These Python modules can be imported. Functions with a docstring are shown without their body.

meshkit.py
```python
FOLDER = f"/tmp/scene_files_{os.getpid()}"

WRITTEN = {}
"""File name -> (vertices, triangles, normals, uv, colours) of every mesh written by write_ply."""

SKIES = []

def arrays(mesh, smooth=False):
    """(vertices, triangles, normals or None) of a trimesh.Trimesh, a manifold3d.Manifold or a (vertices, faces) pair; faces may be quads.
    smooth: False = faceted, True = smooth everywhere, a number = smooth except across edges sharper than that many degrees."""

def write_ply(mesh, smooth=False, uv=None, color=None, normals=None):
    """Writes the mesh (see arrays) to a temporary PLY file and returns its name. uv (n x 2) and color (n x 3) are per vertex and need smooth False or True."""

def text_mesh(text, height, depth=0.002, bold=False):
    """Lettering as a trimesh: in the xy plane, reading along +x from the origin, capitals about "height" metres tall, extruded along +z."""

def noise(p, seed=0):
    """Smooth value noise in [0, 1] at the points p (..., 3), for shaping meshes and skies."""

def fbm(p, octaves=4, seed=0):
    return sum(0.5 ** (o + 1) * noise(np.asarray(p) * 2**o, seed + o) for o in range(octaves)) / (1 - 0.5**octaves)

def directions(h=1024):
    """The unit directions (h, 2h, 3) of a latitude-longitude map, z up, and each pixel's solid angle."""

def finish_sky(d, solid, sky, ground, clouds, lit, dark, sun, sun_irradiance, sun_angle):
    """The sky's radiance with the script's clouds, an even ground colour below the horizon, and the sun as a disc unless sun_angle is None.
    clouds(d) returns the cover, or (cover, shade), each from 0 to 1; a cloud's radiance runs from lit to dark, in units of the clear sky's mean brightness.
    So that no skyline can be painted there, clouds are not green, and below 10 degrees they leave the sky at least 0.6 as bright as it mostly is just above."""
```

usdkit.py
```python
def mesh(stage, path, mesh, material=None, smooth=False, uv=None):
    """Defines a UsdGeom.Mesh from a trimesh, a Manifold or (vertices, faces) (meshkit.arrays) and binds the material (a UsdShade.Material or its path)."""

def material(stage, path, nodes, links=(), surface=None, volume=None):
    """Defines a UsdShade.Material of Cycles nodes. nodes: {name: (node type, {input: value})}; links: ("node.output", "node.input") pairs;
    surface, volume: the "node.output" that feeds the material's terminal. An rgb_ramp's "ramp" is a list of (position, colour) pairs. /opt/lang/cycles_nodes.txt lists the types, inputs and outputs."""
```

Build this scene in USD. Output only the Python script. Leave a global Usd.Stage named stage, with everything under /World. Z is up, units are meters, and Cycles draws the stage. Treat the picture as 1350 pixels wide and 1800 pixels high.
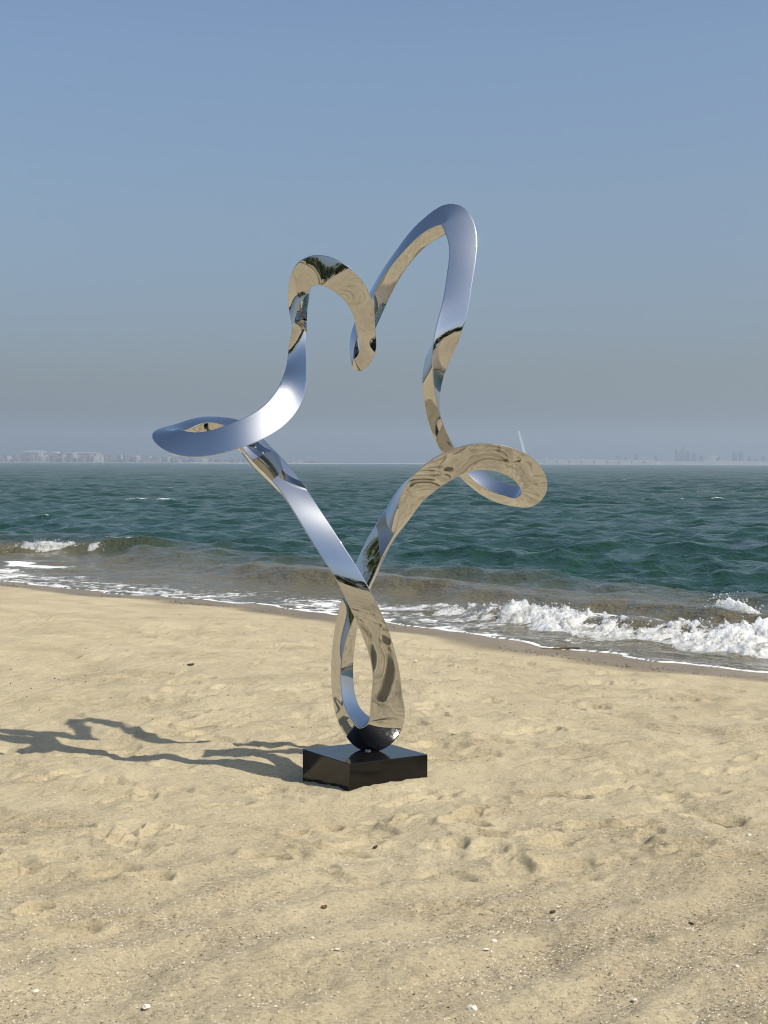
import math, random
import numpy as np, trimesh, usdkit, meshkit
from scipy.interpolate import CubicSpline
from scipy.ndimage import gaussian_filter1d
from pxr import Usd, UsdGeom, UsdLux, UsdShade, Gf, Sdf, Vt

random.seed(7)
rng = np.random.default_rng(11)
stage = Usd.Stage.CreateInMemory()
UsdGeom.SetStageUpAxis(stage, UsdGeom.Tokens.z)
UsdGeom.SetStageMetersPerUnit(stage, 1.0)
world = UsdGeom.Xform.Define(stage, '/World')
stage.SetDefaultPrim(world.GetPrim())
UsdGeom.Scope.Define(stage, '/World/Looks')

# ------------------------------------------------------------------ camera, sky, sun, exposure
EYE = 1.54                       # eye above the sand at the plinth
FPX = 2680.0                     # focal length in pixels of the 1350 x 1800 photograph
PITCH, ROLL = math.radians(-1.82), math.radians(0.21)
EXPOSURE = 0.16
SUN_EL, SUN_AZ = math.radians(50.0), math.radians(119.0)     # azimuth clockwise from +y
SUN_INT, SKY_STR = 1.12, 0.106

R_cam = np.array([[1, 0, 0], [0, 0, -1], [0, 1, 0]], float)   # columns: right, up, back for a camera looking along +y
cp, sp, cr, sr = math.cos(PITCH), math.sin(PITCH), math.cos(ROLL), math.sin(ROLL)
R_cam = np.array([[1, 0, 0], [0, cp, -sp], [0, sp, cp]]) @ R_cam @ np.array([[cr, -sr, 0], [sr, cr, 0], [0, 0, 1]])
EYE_P = np.array([0.0, 0.0, EYE])

cam = UsdGeom.Camera.Define(stage, '/World/camera')
M4 = np.eye(4); M4[:3, :3] = R_cam; M4[:3, 3] = EYE_P
cam.AddTransformOp().Set(Gf.Matrix4d(*M4.T.ravel().tolist()))
cam.CreateHorizontalApertureAttr(24.0); cam.CreateVerticalApertureAttr(32.0)
cam.CreateFocalLengthAttr(24.0 * FPX / 1350.0)
cam.CreateClippingRangeAttr(Gf.Vec2f(0.05, 30000.0))
cam.CreateExposureAttr(EXPOSURE)

SUN_DIR = np.array([math.sin(SUN_AZ) * math.cos(SUN_EL), math.cos(SUN_AZ) * math.cos(SUN_EL), math.sin(SUN_EL)])
sun = UsdLux.DistantLight.Define(stage, '/World/sun')
sun.CreateIntensityAttr(SUN_INT); sun.CreateAngleAttr(0.53); sun.CreateNormalizeAttr(True)
sun.CreateColorAttr(Gf.Vec3f(1.0, 0.92, 0.78))
zax = SUN_DIR; xax = np.cross([0, 0, 1.0], zax); xax /= np.linalg.norm(xax); yax = np.cross(zax, xax)
S4 = np.eye(4); S4[:3, 0], S4[:3, 1], S4[:3, 2] = xax, yax, zax
sun.AddTransformOp().Set(Gf.Matrix4d(*S4.T.ravel().tolist()))

dome = UsdLux.DomeLight.Define(stage, '/World/sky')
# the clear sky, with a layer of dust low down all the way round the horizon
sky_mat = usdkit.material(stage, '/World/Looks/sky_look', {
    'sky': ('sky_texture', {'sky_type': 'single_scattering', 'sun_disc': False, 'sun_elevation': SUN_EL, 'sun_rotation': SUN_AZ,
                            'altitude': 10.0, 'air_density': 1.0, 'aerosol_density': 2.2, 'ozone_density': 1.6}),
    'tc': ('texture_coordinate', {}), 'xyz': ('separate_xyz', {}),
    'dust': ('rgb_ramp', {'ramp': [(0.0, (.56, .57, .60)), (0.03, (.58, .59, .625)), (0.09, (.70, .72, .81)), (0.17, (.85, .87, .905)), (0.26, (.95, .99, 1.04)), (0.4, (.89, .98, 1.06)), (1.0, (.86, .98, 1.06))]}),
    'mul': ('mix', {'mix_type': 'multiply', 'fac': 1.0}),
    'bg': ('background_shader', {'strength': SKY_STR})},
    [('tc.generated', 'xyz.vector'), ('xyz.z', 'dust.fac'), ('sky.color', 'mul.color1'), ('dust.color', 'mul.color2'), ('mul.color', 'bg.color')], surface='bg.background')
UsdShade.MaterialBindingAPI.Apply(dome.GetPrim()).Bind(sky_mat)
dome.GetPrim().SetCustomDataByKey('kind', 'structure')


# ------------------------------------------------------------------ helpers
def ray(px, py):
    d = np.stack([(np.asarray(px, float) - 675) / FPX, (900 - np.asarray(py, float)) / FPX, -np.ones_like(np.asarray(px, float))], -1)
    return d @ R_cam.T

def at_depth(px, py, y):
    d = ray(px, py)
    return EYE_P + d * (np.asarray(y, float) / d[..., 1])[..., None]

def on_level(px, py, z=0.0):
    d = ray(px, py)
    return EYE_P + d * ((z - EYE) / d[..., 2])[..., None]

def sstep(a, b, x):
    t = np.clip((np.asarray(x, float) - a) / (b - a), 0, 1)
    return t * t * (3 - 2 * t)

def tag(prim, label=None, cat=None, group=None, kind=None):
    p = prim.GetPrim() if hasattr(prim, 'GetPrim') else prim
    for k, v in (('label', label), ('category', cat), ('group', group), ('kind', kind)):
        if v: p.SetCustomDataByKey(k, v)
    return p

used = {}
def path_for(name, parent='/World'):
    key = (str(parent), name); n = used.get(key, 0); used[key] = n + 1
    return f'{parent}/{name}' + (f'_{n:03d}' if n else '')

def mesh(name, geo, mat, parent='/World', smooth=30, primvars=None):
    m = usdkit.mesh(stage, path_for(name, parent), geo, mat, smooth=smooth)
    for k, v in (primvars or {}).items():
        UsdGeom.PrimvarsAPI(m).CreatePrimvar(k, Sdf.ValueTypeNames.FloatArray, 'vertex').Set(Vt.FloatArray.FromNumpy(np.asarray(v, np.float32)))
    return m

def thing(name, loc=(0, 0, 0)):
    x = UsdGeom.Xform.Define(stage, path_for(name))
    x.AddTranslateOp().Set(Gf.Vec3d(*map(float, loc)))
    return x

def grid_mesh(P):
    """P: (rows, cols, 3) -> (verts, quads)."""
    r, c = P.shape[:2]
    i = np.arange(r * c).reshape(r, c)
    q = np.stack([i[:-1, :-1], i[:-1, 1:], i[1:, 1:], i[1:, :-1]], -1).reshape(-1, 4)
    return P.reshape(-1, 3), q

def mat(name, nodes, links, surface='p.BSDF', volume=None):
    return usdkit.material(stage, '/World/Looks/' + name, nodes, links, surface=surface, volume=volume)

def noise2(x, y, seed, scale=1.0, octaves=1):
    p = np.stack([np.asarray(x) * scale + 37.3, np.asarray(y) * scale + 11.7, np.full(np.shape(x), 0.37 + seed)], -1)
    return (meshkit.fbm(p, octaves, seed) if octaves > 1 else meshkit.noise(p, seed)) - 0.5

# ------------------------------------------------------------------ shore geometry
ZW = -0.35                                             # still water level
P0 = np.array([3.46, 13.76]); SEA = np.array([0.731, 0.682]); ALONG = np.array([0.682, -0.731])
def shore_sd(x, y):
    dx, dy = np.asarray(x) - P0[0], np.asarray(y) - P0[1]
    s = dx * ALONG[0] + dy * ALONG[1]
    g = np.interp(s, [-60, -20, -13.9, -10, -6.6, -3.6, 0, 4, 10], [0.8, 0.4, 0.0, 0.45, 0.7, 0.1, 0.0, 0.25, 0.0])
    g = g + 0.10 * np.sin(s * 1.3 + 0.4) + 0.06 * np.sin(s * 3.1 + 1.0)
    return s, dx * SEA[0] + dy * SEA[1] - g

def beach_base(x, y):
    s, d = shore_sd(x, y)
    u = -d
    inland = ZW + 0.33 * sstep(0.0, 6.0, u) * 0.55 + 0.33 * 0.45 * np.clip(u / 6.0, 0, 1) + 0.02 * sstep(0.7, 1.15, u + 0.25 * np.sin(s * 0.9))
    return np.where(u >= 0, inland, ZW + 0.06 * u), s, d

FOOT = []
def foot(px, py, lpx, ang, deep=0.022, w=0.10):
    p = on_level(px, py, 0.0)
    FOOT.append((p[0], p[1], lpx / FPX * p[1], math.radians(ang), deep, w))
# footprints that can be made out in the photograph: pixel, length in pixels, heading, depth
for a in [(1258, 1432, 112, 2, .030, .105), (985, 1388, 110, -14, .024, .10), (1080, 1447, 150, -6, .020, .10), (820, 1450, 90, 14, .020, .10),
          (700, 1440, 80, 60, .022, .11), (830, 1425, 90, 66, .020, .12), (575, 1455, 90, 75, .020, .11), (520, 1465, 80, 75, .018, .10),
          (590, 1500, 130, -12, .018, .10), (470, 1512, 90, -10, .017, .09), (275, 1465, 70, 80, .018, .10), (205, 1480, 90, 65, .018, .10),
          (110, 1460, 110, -14, .014, .09), (130, 1510, 130, -4, .014, .10), (265, 1560, 80, 10, .017, .10), (60, 1610, 80, 75, .016, .10),
          (215, 1405, 70, 40, .018, .09), (360, 1275, 90, 4, .022, .12), (360, 1250, 70, -4, .018, .10), (860, 1470, 110, 6, .014, .09),
          (1140, 1385, 90, -10, .012, .09), (990, 1330, 90, -6, .012, .09), (800, 1330, 100, -4, .014, .10), (1180, 1520, 110, 12, .012, .10),
          (1000, 1520, 110, 10, .012, .10), (400, 1420, 90, 12, .014, .10), (640, 1560, 100, 12, .013, .10), (120, 1640, 120, 14, .014, .11),
          (790, 1600, 120, 10, .010, .11), (90, 1380, 100, 8, .012, .10), (240, 1325, 80, 0, .010, .10), (1060, 1300, 90, 0, .010, .10),
          (1230, 1290, 90, -4, .010, .10), (560, 1240, 90, 0, .010, .10), (130, 1230, 90, 0, .010, .10), (1210, 1350, 80, 4, .010, .10)]:
    foot(*a)
_fr = np.random.default_rng(5)
for _ in range(420):
    px, py = _fr.uniform(-150, 1500), 1060 + 490 * _fr.random() ** 1.5
    p = on_level(px, py, 0.0)
    if shore_sd(p[0], p[1])[1] < -1.2:
        FOOT.append((p[0], p[1], _fr.uniform(.2, .3), _fr.normal(.1, .8), _fr.uniform(.004, .012), _fr.uniform(.10, .17)))

BASE_C = None
def sand_height(x, y, fine=True):
    x, y = np.asarray(x, float), np.asarray(y, float)
    z, s, d = beach_base(x, y)
    dry = sstep(0.5, 1.6, -d)
    h = 0.055 * noise2(x, y, 1, 0.55) * sstep(1, 4, -d) + 0.055 * noise2(x, y, 2, 1.4) * dry + 0.050 * noise2(x, y, 3, 3.1) * dry
    if fine:
        near = (1 - sstep(14, 22, np.hypot(x, y))) * sstep(3.1, 3.9, y)
        h = h + near * dry * (0.040 * noise2(x, y, 4, 5.6) + 0.022 * noise2(x, y, 5, 13.0) + 0.010 * noise2(x, y, 6, 33.0) + 0.0045 * noise2(x, y, 7, 75.0))
        # diagonal wind ripples in the foreground
        wx, wy = x + 0.22 * noise2(x, y, 8, 1.7), y + 0.30 * noise2(x, y, 9, 1.1)
        ph = (0.76 * wy - 0.65 * wx) * 2 * math.pi / 0.33
        rip = (0.5 + 0.5 * np.sin(ph)) ** 1.5
        h = h + 0.020 * rip * (1 - sstep(5.3, 6.4, y)) * (0.45 + 1.1 * np.clip(noise2(x, y, 10, 0.9) + 0.5, 0, 1)) * sstep(0, 2, y)
        for fx, fy, L, a, deep, w in FOOT:
            m = (np.abs(x - fx) < L) & (np.abs(y - fy) < L)
            if not m.any():
                continue
            X, Y = x[m] - fx, y[m] - fy
            X, Y = X + 0.02 * noise2(x[m], y[m], 12, 14), Y + 0.02 * noise2(x[m], y[m], 13, 14)
            u, v = X * math.cos(a) + Y * math.sin(a), -X * math.sin(a) + Y * math.cos(a)
            ww = w * 0.5 * (1 - 0.25 * np.cos(u / L * 2 * math.pi) * 0.6)
            r = np.sqrt((u / (L * 0.5)) ** 2 + (v / ww) ** 2)
            h[m] += -1.8 * deep * (1 - sstep(0.74, 1.03, r)) * (0.8 + 0.35 * sstep(-1, 1, u / (L * .5))) + 0.55 * deep * np.exp(-((r - 1.2) / 0.16) ** 2)
    # scoured hollows and a small drift round the plinth
    if BASE_C is not None:
        X, Y = x - BASE_C[0], y - BASE_C[1]
        u, v = X * AX[0] + Y * AX[1], X * AY[0] + Y * AY[1]       # u along the right-hand face, v along the left-hand face
        box = np.maximum(np.abs(u), np.abs(v)) - SIDE / 2
        calm = 1 - sstep(0.03, 0.34, box)
        level = -.004 - .10 * (v + .225) * sstep(.15, -.2, u) + .012 * noise2(x, y, 70, 9.0) + .012 * noise2(x, y, 71, 22.0) + 0.008 * noise2(x, y, 72, 50.0)
        level += 0.014 * np.exp(-((v + 0.29) / 0.07) ** 2 - ((u - 0.04) / 0.13) ** 2)       # drift on the right-hand front face
        level -= 0.016 * np.exp(-((u + 0.235) / 0.05) ** 2 - ((v + 0.225) / 0.05) ** 2)     # hollow at the near corner
        h = h * (1 - calm) + (level - z) * calm
    return z + h

# ------------------------------------------------------------------ plinth placement
SIDE = 0.45
_near = at_depth(615, 1343, 7.20)
AY = np.array([-0.545, 0.839, 0]); AX = np.array([0.839, 0.545, 0])      # left-hand edge and right-hand edge leading away from the near corner
BASE_C = _near + 0.5 * SIDE * (AX + AY)
TOP_Z = float(_near[2])

# ------------------------------------------------------------------ materials
def noise_node(scale, detail=4, rough=0.55):
    return ('noise_texture', {'scale': scale, 'detail': detail, 'roughness': rough})

sand_mat = mat('dry_and_wet_sand', {
    'geo': ('geometry', {}), 'wet': ('attribute', {'attribute': 'wet'}), 'coarse': ('attribute', {'attribute': 'coarse'}),
    'n1': noise_node(1.3, 5), 'n2': noise_node(60, 4, .7), 'n3': noise_node(260, 3, .7), 'v': ('voronoi_texture', {'scale': 300.0, 'feature': 'f1'}),
    'r1': ('rgb_ramp', {'ramp': [(0.3, (.462, .390, .252)), (0.7, (.540, .464, .310))]}),
    'r2': ('rgb_ramp', {'ramp': [(0.32, (.34, .31, .29)), (0.44, (.88, .88, .88)), (0.56, (1.0, 1.0, 1.0)), (0.70, (1.28, 1.28, 1.30))]}),
    'r3': ('rgb_ramp', {'ramp': [(0.32, (.45, .42, .40)), (0.44, (.92, .92, .92)), (0.58, (1, 1, 1)), (0.70, (1.35, 1.35, 1.35))]}),
    'm1': ('mix', {'mix_type': 'multiply', 'fac': 0.55}), 'm2': ('mix', {'mix_type': 'multiply', 'fac': 0.5}),
    'm3': ('mix', {'mix_type': 'multiply', 'color2': (.84, .82, .80)}), 'm4': ('mix', {'mix_type': 'multiply', 'color2': (.50, .45, .40)}),
    'cf': ('math', {'math_type': 'multiply_add', 'value2': 0.55, 'value3': 0.45}),
    'rough': ('map_range', {'from_min': 0, 'from_max': 1, 'to_min': 0.95, 'to_max': 0.28}),
    'hsum': ('math', {'math_type': 'multiply_add', 'value2': 0.5}),
    'b': ('bump', {'strength': 0.9, 'distance': 0.011}),
    'p': ('principled_bsdf', {'specular_ior_level': 0.25})},
    [('geo.position', 'n1.vector'), ('geo.position', 'n2.vector'), ('geo.position', 'n3.vector'), ('geo.position', 'v.vector'),
     ('n1.fac', 'r1.fac'), ('n2.fac', 'r2.fac'), ('n3.fac', 'r3.fac'), ('coarse.fac', 'cf.value1'), ('cf.value', 'm1.fac'),
     ('r1.color', 'm1.color1'), ('r2.color', 'm1.color2'), ('m1.color', 'm2.color1'), ('r3.color', 'm2.color2'),
     ('coarse.fac', 'm3.fac'), ('m2.color', 'm3.color1'), ('wet.fac', 'm4.fac'), ('m3.color', 'm4.color1'), ('m4.color', 'p.base_color'),
     ('wet.fac', 'rough.value'), ('rough.result', 'p.roughness'), ('n3.fac', 'hsum.value1'), ('n2.fac', 'hsum.value3'),
     ('hsum.value', 'b.height'), ('b.normal', 'p.normal')])

water_mat = mat('sea_water', {
    'geo': ('geometry', {}), 'foam': ('attribute', {'attribute': 'foam'}), 'silt': ('attribute', {'attribute': 'silt'}), 'far': ('attribute', {'attribute': 'far'}),
    'map1': ('mapping', {'scale': (1.0, 1.0, 1.0), 'rotation': (0, 0, 0.82)}),
    'map2': ('mapping', {'scale': (1.0, 1.0, 1.0), 'rotation': (0, 0, 0.6)}),
    'nb1': noise_node(5.0, 5, .62), 'nb2': noise_node(0.55, 6, .62), 'nf': noise_node(7.0, 7, .68), 'nf2': noise_node(1.6, 3, .6), 'nc': noise_node(0.10, 3),
    'fs': ('math', {'math_type': 'multiply_add', 'value2': 0.45}), 'fm': ('math', {'math_type': 'multiply_add', 'value2': 0.6}),
    'ff': ('math', {'math_type': 'add'}), 'fr': ('map_range', {'range_type': 'smoothstep', 'from_min': 0.98, 'from_max': 1.20, 'to_min': 0.0, 'to_max': 1.0, 'clamp': True}),
    'deep': ('rgb_ramp', {'ramp': [(0.3, (.012, .037, .028)), (0.7, (.016, .046, .034))]}),
    'body': ('mix', {'color2': (.118, .104, .066)}),
    'col': ('mix', {'color2': (.78, .79, .79)}),
    'rg': ('map_range', {'from_min': 0, 'from_max': 1, 'to_min': 0.08, 'to_max': 0.7}),
    'dst': ('map_range', {'from_min': 0, 'from_max': 1, 'to_min': 0.05, 'to_max': 0.9}),
    'bs': ('bump', {'strength': 0.55, 'distance': 0.05}), 'b2': ('bump', {'strength': 1.0, 'distance': 0.4}),
    'spec': ('map_range', {'from_min': 0, 'from_max': 1, 'to_min': 0.18, 'to_max': 0.025}),
    'p': ('principled_bsdf', {'ior': 1.33})},
    [('geo.position', 'map1.vector'), ('geo.position', 'map2.vector'), ('map1.vector', 'nb1.vector'), ('map2.vector', 'nb2.vector'), ('geo.position', 'nf.vector'), ('geo.position', 'nf2.vector'), ('geo.position', 'nc.vector'),
     ('nf2.fac', 'fs.value1'), ('nf.fac', 'fs.value3'), ('fs.value', 'ff.value1'), ('foam.fac', 'ff.value2'), ('ff.value', 'fr.value'),
     ('nc.fac', 'deep.fac'), ('deep.color', 'body.color1'), ('silt.fac', 'body.fac'), ('body.color', 'col.color1'), ('fr.result', 'col.fac'), ('col.color', 'p.base_color'),
     ('fr.result', 'rg.value'), ('rg.result', 'p.roughness'),
     ('nb1.fac', 'bs.height'), ('nb2.fac', 'b2.height'), ('far.fac', 'spec.value'), ('spec.result', 'p.specular_ior_level'), ('b2.normal', 'bs.normal'), ('bs.normal', 'p.normal')])

steel_mat = mat('mirror_polished_steel', {
    'geo': ('geometry', {}), 'n': noise_node(3.0, 2), 'b': ('bump', {'strength': 0.02, 'distance': 0.01}),
    'n2': noise_node(45, 3), 'rr': ('map_range', {'from_min': 0.35, 'from_max': 0.75, 'to_min': 0.012, 'to_max': 0.03, 'clamp': True}),
    'p': ('principled_bsdf', {'metallic': 1.0, 'base_color': (.60, .595, .59), 'roughness': 0.02})},
    [('geo.position', 'n.vector'), ('geo.position', 'n2.vector'), ('n.fac', 'b.height'), ('b.normal', 'p.normal'), ('n2.fac', 'rr.value'), ('rr.result', 'p.roughness')])

granite_mat = mat('polished_black_granite', {
    'geo': ('geometry', {}), 'v': ('voronoi_texture', {'scale': 420.0}), 'r': ('rgb_ramp', {'ramp': [(0.0, (.016, .015, .014)), (0.25, (.006, .0055, .005)), (1.0, (.003, .003, .003))]}),
    'n': noise_node(30, 4), 'dust': ('map_range', {'from_min': 0.4, 'from_max': 0.75, 'to_min': 0.04, 'to_max': 0.16, 'clamp': True}),
    'p': ('principled_bsdf', {'specular_ior_level': 0.36, 'ior': 1.5})},
    [('geo.position', 'v.vector'), ('geo.position', 'n.vector'), ('v.distance', 'r.fac'), ('r.color', 'p.base_color'), ('n.fac', 'dust.value'), ('dust.result', 'p.roughness')])

foam_mat = mat('sea_foam', {
    'geo': ('geometry', {}), 'map': ('mapping', {'scale': (1, 1, .30)}), 'n': noise_node(5.5, 6, .70), 'n3': noise_node(30, 4, .7),
    'sum': ('math', {'math_type': 'multiply_add', 'value2': 0.55}), 'r': ('rgb_ramp', {'ramp': [(0.64, (.30, .29, .25)), (0.73, (.50, .50, .47)), (0.82, (.70, .70, .68)), (0.95, (.80, .81, .81))]}),
    'n2': noise_node(55, 5, .75), 'b': ('bump', {'strength': 0.6, 'distance': 0.015}),
    'p': ('principled_bsdf', {'subsurface_weight': 0.75, 'subsurface_scale': 0.05, 'subsurface_radius': (1.0, 1.0, 1.0), 'roughness': 0.4, 'specular_ior_level': 0.35})},
    [('geo.position', 'map.vector'), ('map.vector', 'n.vector'), ('map.vector', 'n3.vector'), ('n3.fac', 'sum.value1'), ('n.fac', 'sum.value3'), ('sum.value', 'r.fac'), ('r.color', 'p.base_color'),
     ('geo.position', 'n2.vector'), ('n2.fac', 'b.height'), ('b.normal', 'p.normal')])

def plain(name, col, rough=0.7, var=0.2, scale=20.0):
    c = np.array(col)
    return mat(name, {'geo': ('geometry', {}), 'n': noise_node(scale, 3), 'r': ('rgb_ramp', {'ramp': [(0.3, tuple(c * (1 - var))), (0.7, tuple(np.minimum(c * (1 + var), 1)))]}),
                      'p': ('principled_bsdf', {'roughness': rough, 'specular_ior_level': 0.3})},
               [('geo.position', 'n.vector'), ('n.fac', 'r.fac'), ('r.color', 'p.base_color')])

# ------------------------------------------------------------------ sand
def graded(lo, hi, step):
    """Coordinates from lo to hi whose spacing is step(x)."""
    out = [lo]
    while out[-1] < hi:
        out.append(out[-1] + step(out[-1]))
    return np.array(out)
ys = np.concatenate([-graded(0.0, 60.0, lambda v: max(0.25, 0.12 * v))[:0:-1], graded(0.0, 3.8, lambda v: 0.12), graded(3.83, 60.0, lambda v: max(0.0056, v * v / 2348 * 0.78) if v < 26 else 0.06 * v)])
xp = graded(0.0, 95.0, lambda v: 0.0078 if v < 1.6 else (0.0055 * v if v < 6.5 else 0.09 * v))
xs = np.concatenate([-xp[:0:-1], xp])
GX, GY = np.meshgrid(xs, ys)
GZ = sand_height(GX, GY)
_, _, GD = beach_base(GX, GY)
wet = sstep(-1.0, -0.5, GD + 0.35 * noise2(GX, GY, 21, 2.2) + 0.12 * noise2(GX, GY, 22, 7))
def coarse_field(x, y):
    """Where the wind has left the coarse shell grit lying: hollows of the ripples, patches."""
    wx, wy = x + 0.22 * noise2(x, y, 8, 1.7), y + 0.30 * noise2(x, y, 9, 1.1)
    ph = (0.76 * wy - 0.65 * wx) * 2 * math.pi / 0.33
    trough = 1 - (0.5 + 0.5 * np.sin(ph))
    fore = 1 - sstep(5.4, 7.0, y)
    pat = sstep(0.02, 0.22, noise2(x, y, 25, 2.4) + 0.5 * noise2(x, y, 26, 7.0))
    return np.clip(fore * (0.75 * trough * sstep(-.25, .2, noise2(x, y, 27, 1.1)) + 0.25) + 0.55 * pat, 0, 1)
coarse = coarse_field(GX, GY)
v, q = grid_mesh(np.stack([GX, GY, GZ], -1))
tag(mesh('sand', (v, q), sand_mat, smooth=True, primvars={'wet': wet.ravel(), 'coarse': coarse.ravel()}), kind='structure')

# ------------------------------------------------------------------ sea
wy = graded(10.5, 12500.0, lambda v: max(0.035, 0.0038 * v))
wa = np.concatenate([-graded(0.29, 1.15, lambda v: 0.03)[::-1], np.linspace(-0.285, 0.285, 350), graded(0.29, 1.15, lambda v: 0.03)])
WX, WY = wy[:, None] * np.tan(wa)[None, :], np.repeat(wy[:, None], len(wa), 1)
WS, WD = shore_sd(WX, WY)
space = np.maximum(np.maximum(0.035, 0.0038 * WY), WY * 0.0016)
wr = np.random.default_rng(3)
H, DXg, DYg = np.zeros_like(WX), np.zeros_like(WX), np.zeros_like(WX)
main = math.atan2(-SEA[1], -SEA[0])
grow = sstep(0.3, 9.0, WD)
for k in range(70):
    lam = 0.35 * (16.0 / 0.35) ** ((k + wr.random()) / 70)
    th = main + 0.35 + wr.normal() * (0.6 if lam < 3 else 0.3)
    kk = 2 * math.pi / lam
    amp = 0.0085 * lam ** 0.56 * (1 if lam < 2.5 else (2.5 / lam) ** 1.0) * (0.7 + 0.6 * wr.random())
    ph = kk * (WX * math.cos(th) + WY * math.sin(th)) + wr.random() * 2 * math.pi
    fade = sstep(2.2, 4.5, lam / space) * amp * (grow if lam > 1.2 else (0.25 + 0.75 * grow))
    gust = 0.55 + 0.9 * (noise2(WX, WY, 40 + k % 5, 0.11 + 0.25 / lam) + 0.5)
    H += fade * gust * np.sin(ph)
    DXg -= 0.8 * fade * gust * np.cos(ph) * -math.cos(th)
    DYg -= 0.8 * fade * gust * np.cos(ph) * -math.sin(th)
def ridge(s, d, at, width_front, width_back, height):
    e = d - at
    return height * np.where(e < 0, np.exp(-(e / width_front) ** 2), np.exp(-(e / width_back) ** 2))
def crest_a(s):      # the breaker beside the sculpture
    return 1.75 + 0.25 * np.sin(s * 0.45 + 1) + 0.14 * noise2(s, s * 0, 51, 0.9)
def height_a(s):
    return 0.25 * sstep(-7.6, -4.6, s) * (0.75 + 0.7 * (noise2(s, s * 0, 52, 0.55) + 0.15)) * (1 - 0.3 * sstep(1.5, 4, s))
def crest_b(s):      # the brown swell behind it
    return 3.5 + 0.35 * np.sin(s * 0.30 + 0.3) + 0.22 * noise2(s, s * 0, 53, 0.5) + 0.22 * np.clip(-12 - s, 0, 9)
def height_b(s):
    return 0.33 * (0.75 + 0.9 * noise2(s, s * 0, 54, 0.4)) * sstep(-24, -20, s) * (1 - .5 * sstep(-12, -15, s)) * (0.75 + 0.25 * sstep(-2, 1, s))
def crest_l(s):      # the little breaker at the far left
    return 4.2 + 1.05 * (s + 20.8)
def crest_c(s):
    return 6.0 + 0.4 * np.sin(s * 0.25) + 0.05 * s * 0
def height_c(s):
    return 0.20 * (0.6 + 0.9 * (noise2(s, s * 0, 55, 0.35) + 0.2))
H += ridge(WS, WD, crest_a(WS), 0.32, 0.75, height_a(WS) * 0.8) + ridge(WS, WD, crest_b(WS), 0.33, 0.95, height_b(WS)) + ridge(WS, WD, crest_c(WS), 0.5, 1.1, height_c(WS)) + ridge(WS, WD, crest_l(WS), 0.24, 0.40, 0.20 * sstep(-22.6, -21.0, WS) * (1 - sstep(-19.4, -18.2, WS))) + ridge(WS, WD, 9.6 + 0.4 * np.sin(WS * .3), 0.8, 1.4, 0.11)
WZ = ZW + H + 0.012 * noise2(WX, WY, 56, 2.0) * (1 - grow) - 0.12 * np.clip(0.05 - WD, 0, 1)   # the swash thins out under the sand
foam = np.zeros_like(WX)
nearshore = WD < 2.0
DEP = np.full_like(WX, 9.0); DEP[nearshore] = WZ[nearshore] - sand_height(WX[nearshore], WY[nearshore], fine=False)
foam = np.maximum(foam, 0.60 * np.exp(-((DEP - 0.002) / 0.0032) ** 2) + 0.22 * np.exp(-((DEP - 0.006) / 0.014) ** 2))
foam = np.maximum(foam, (0.335 + 0.30 * noise2(WX, WY, 57, 0.8)) * sstep(0.0, 0.2, WD) * (1 - sstep(1.0, 2.2, WD)) * (1 - 0.55 * sstep(-5.5, -3.0, WS)))
foam = np.maximum(foam, 0.43 * sstep(-5.6, -4.0, WS) * np.exp(-((WD - 2.2) / 0.35) ** 2))
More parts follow.
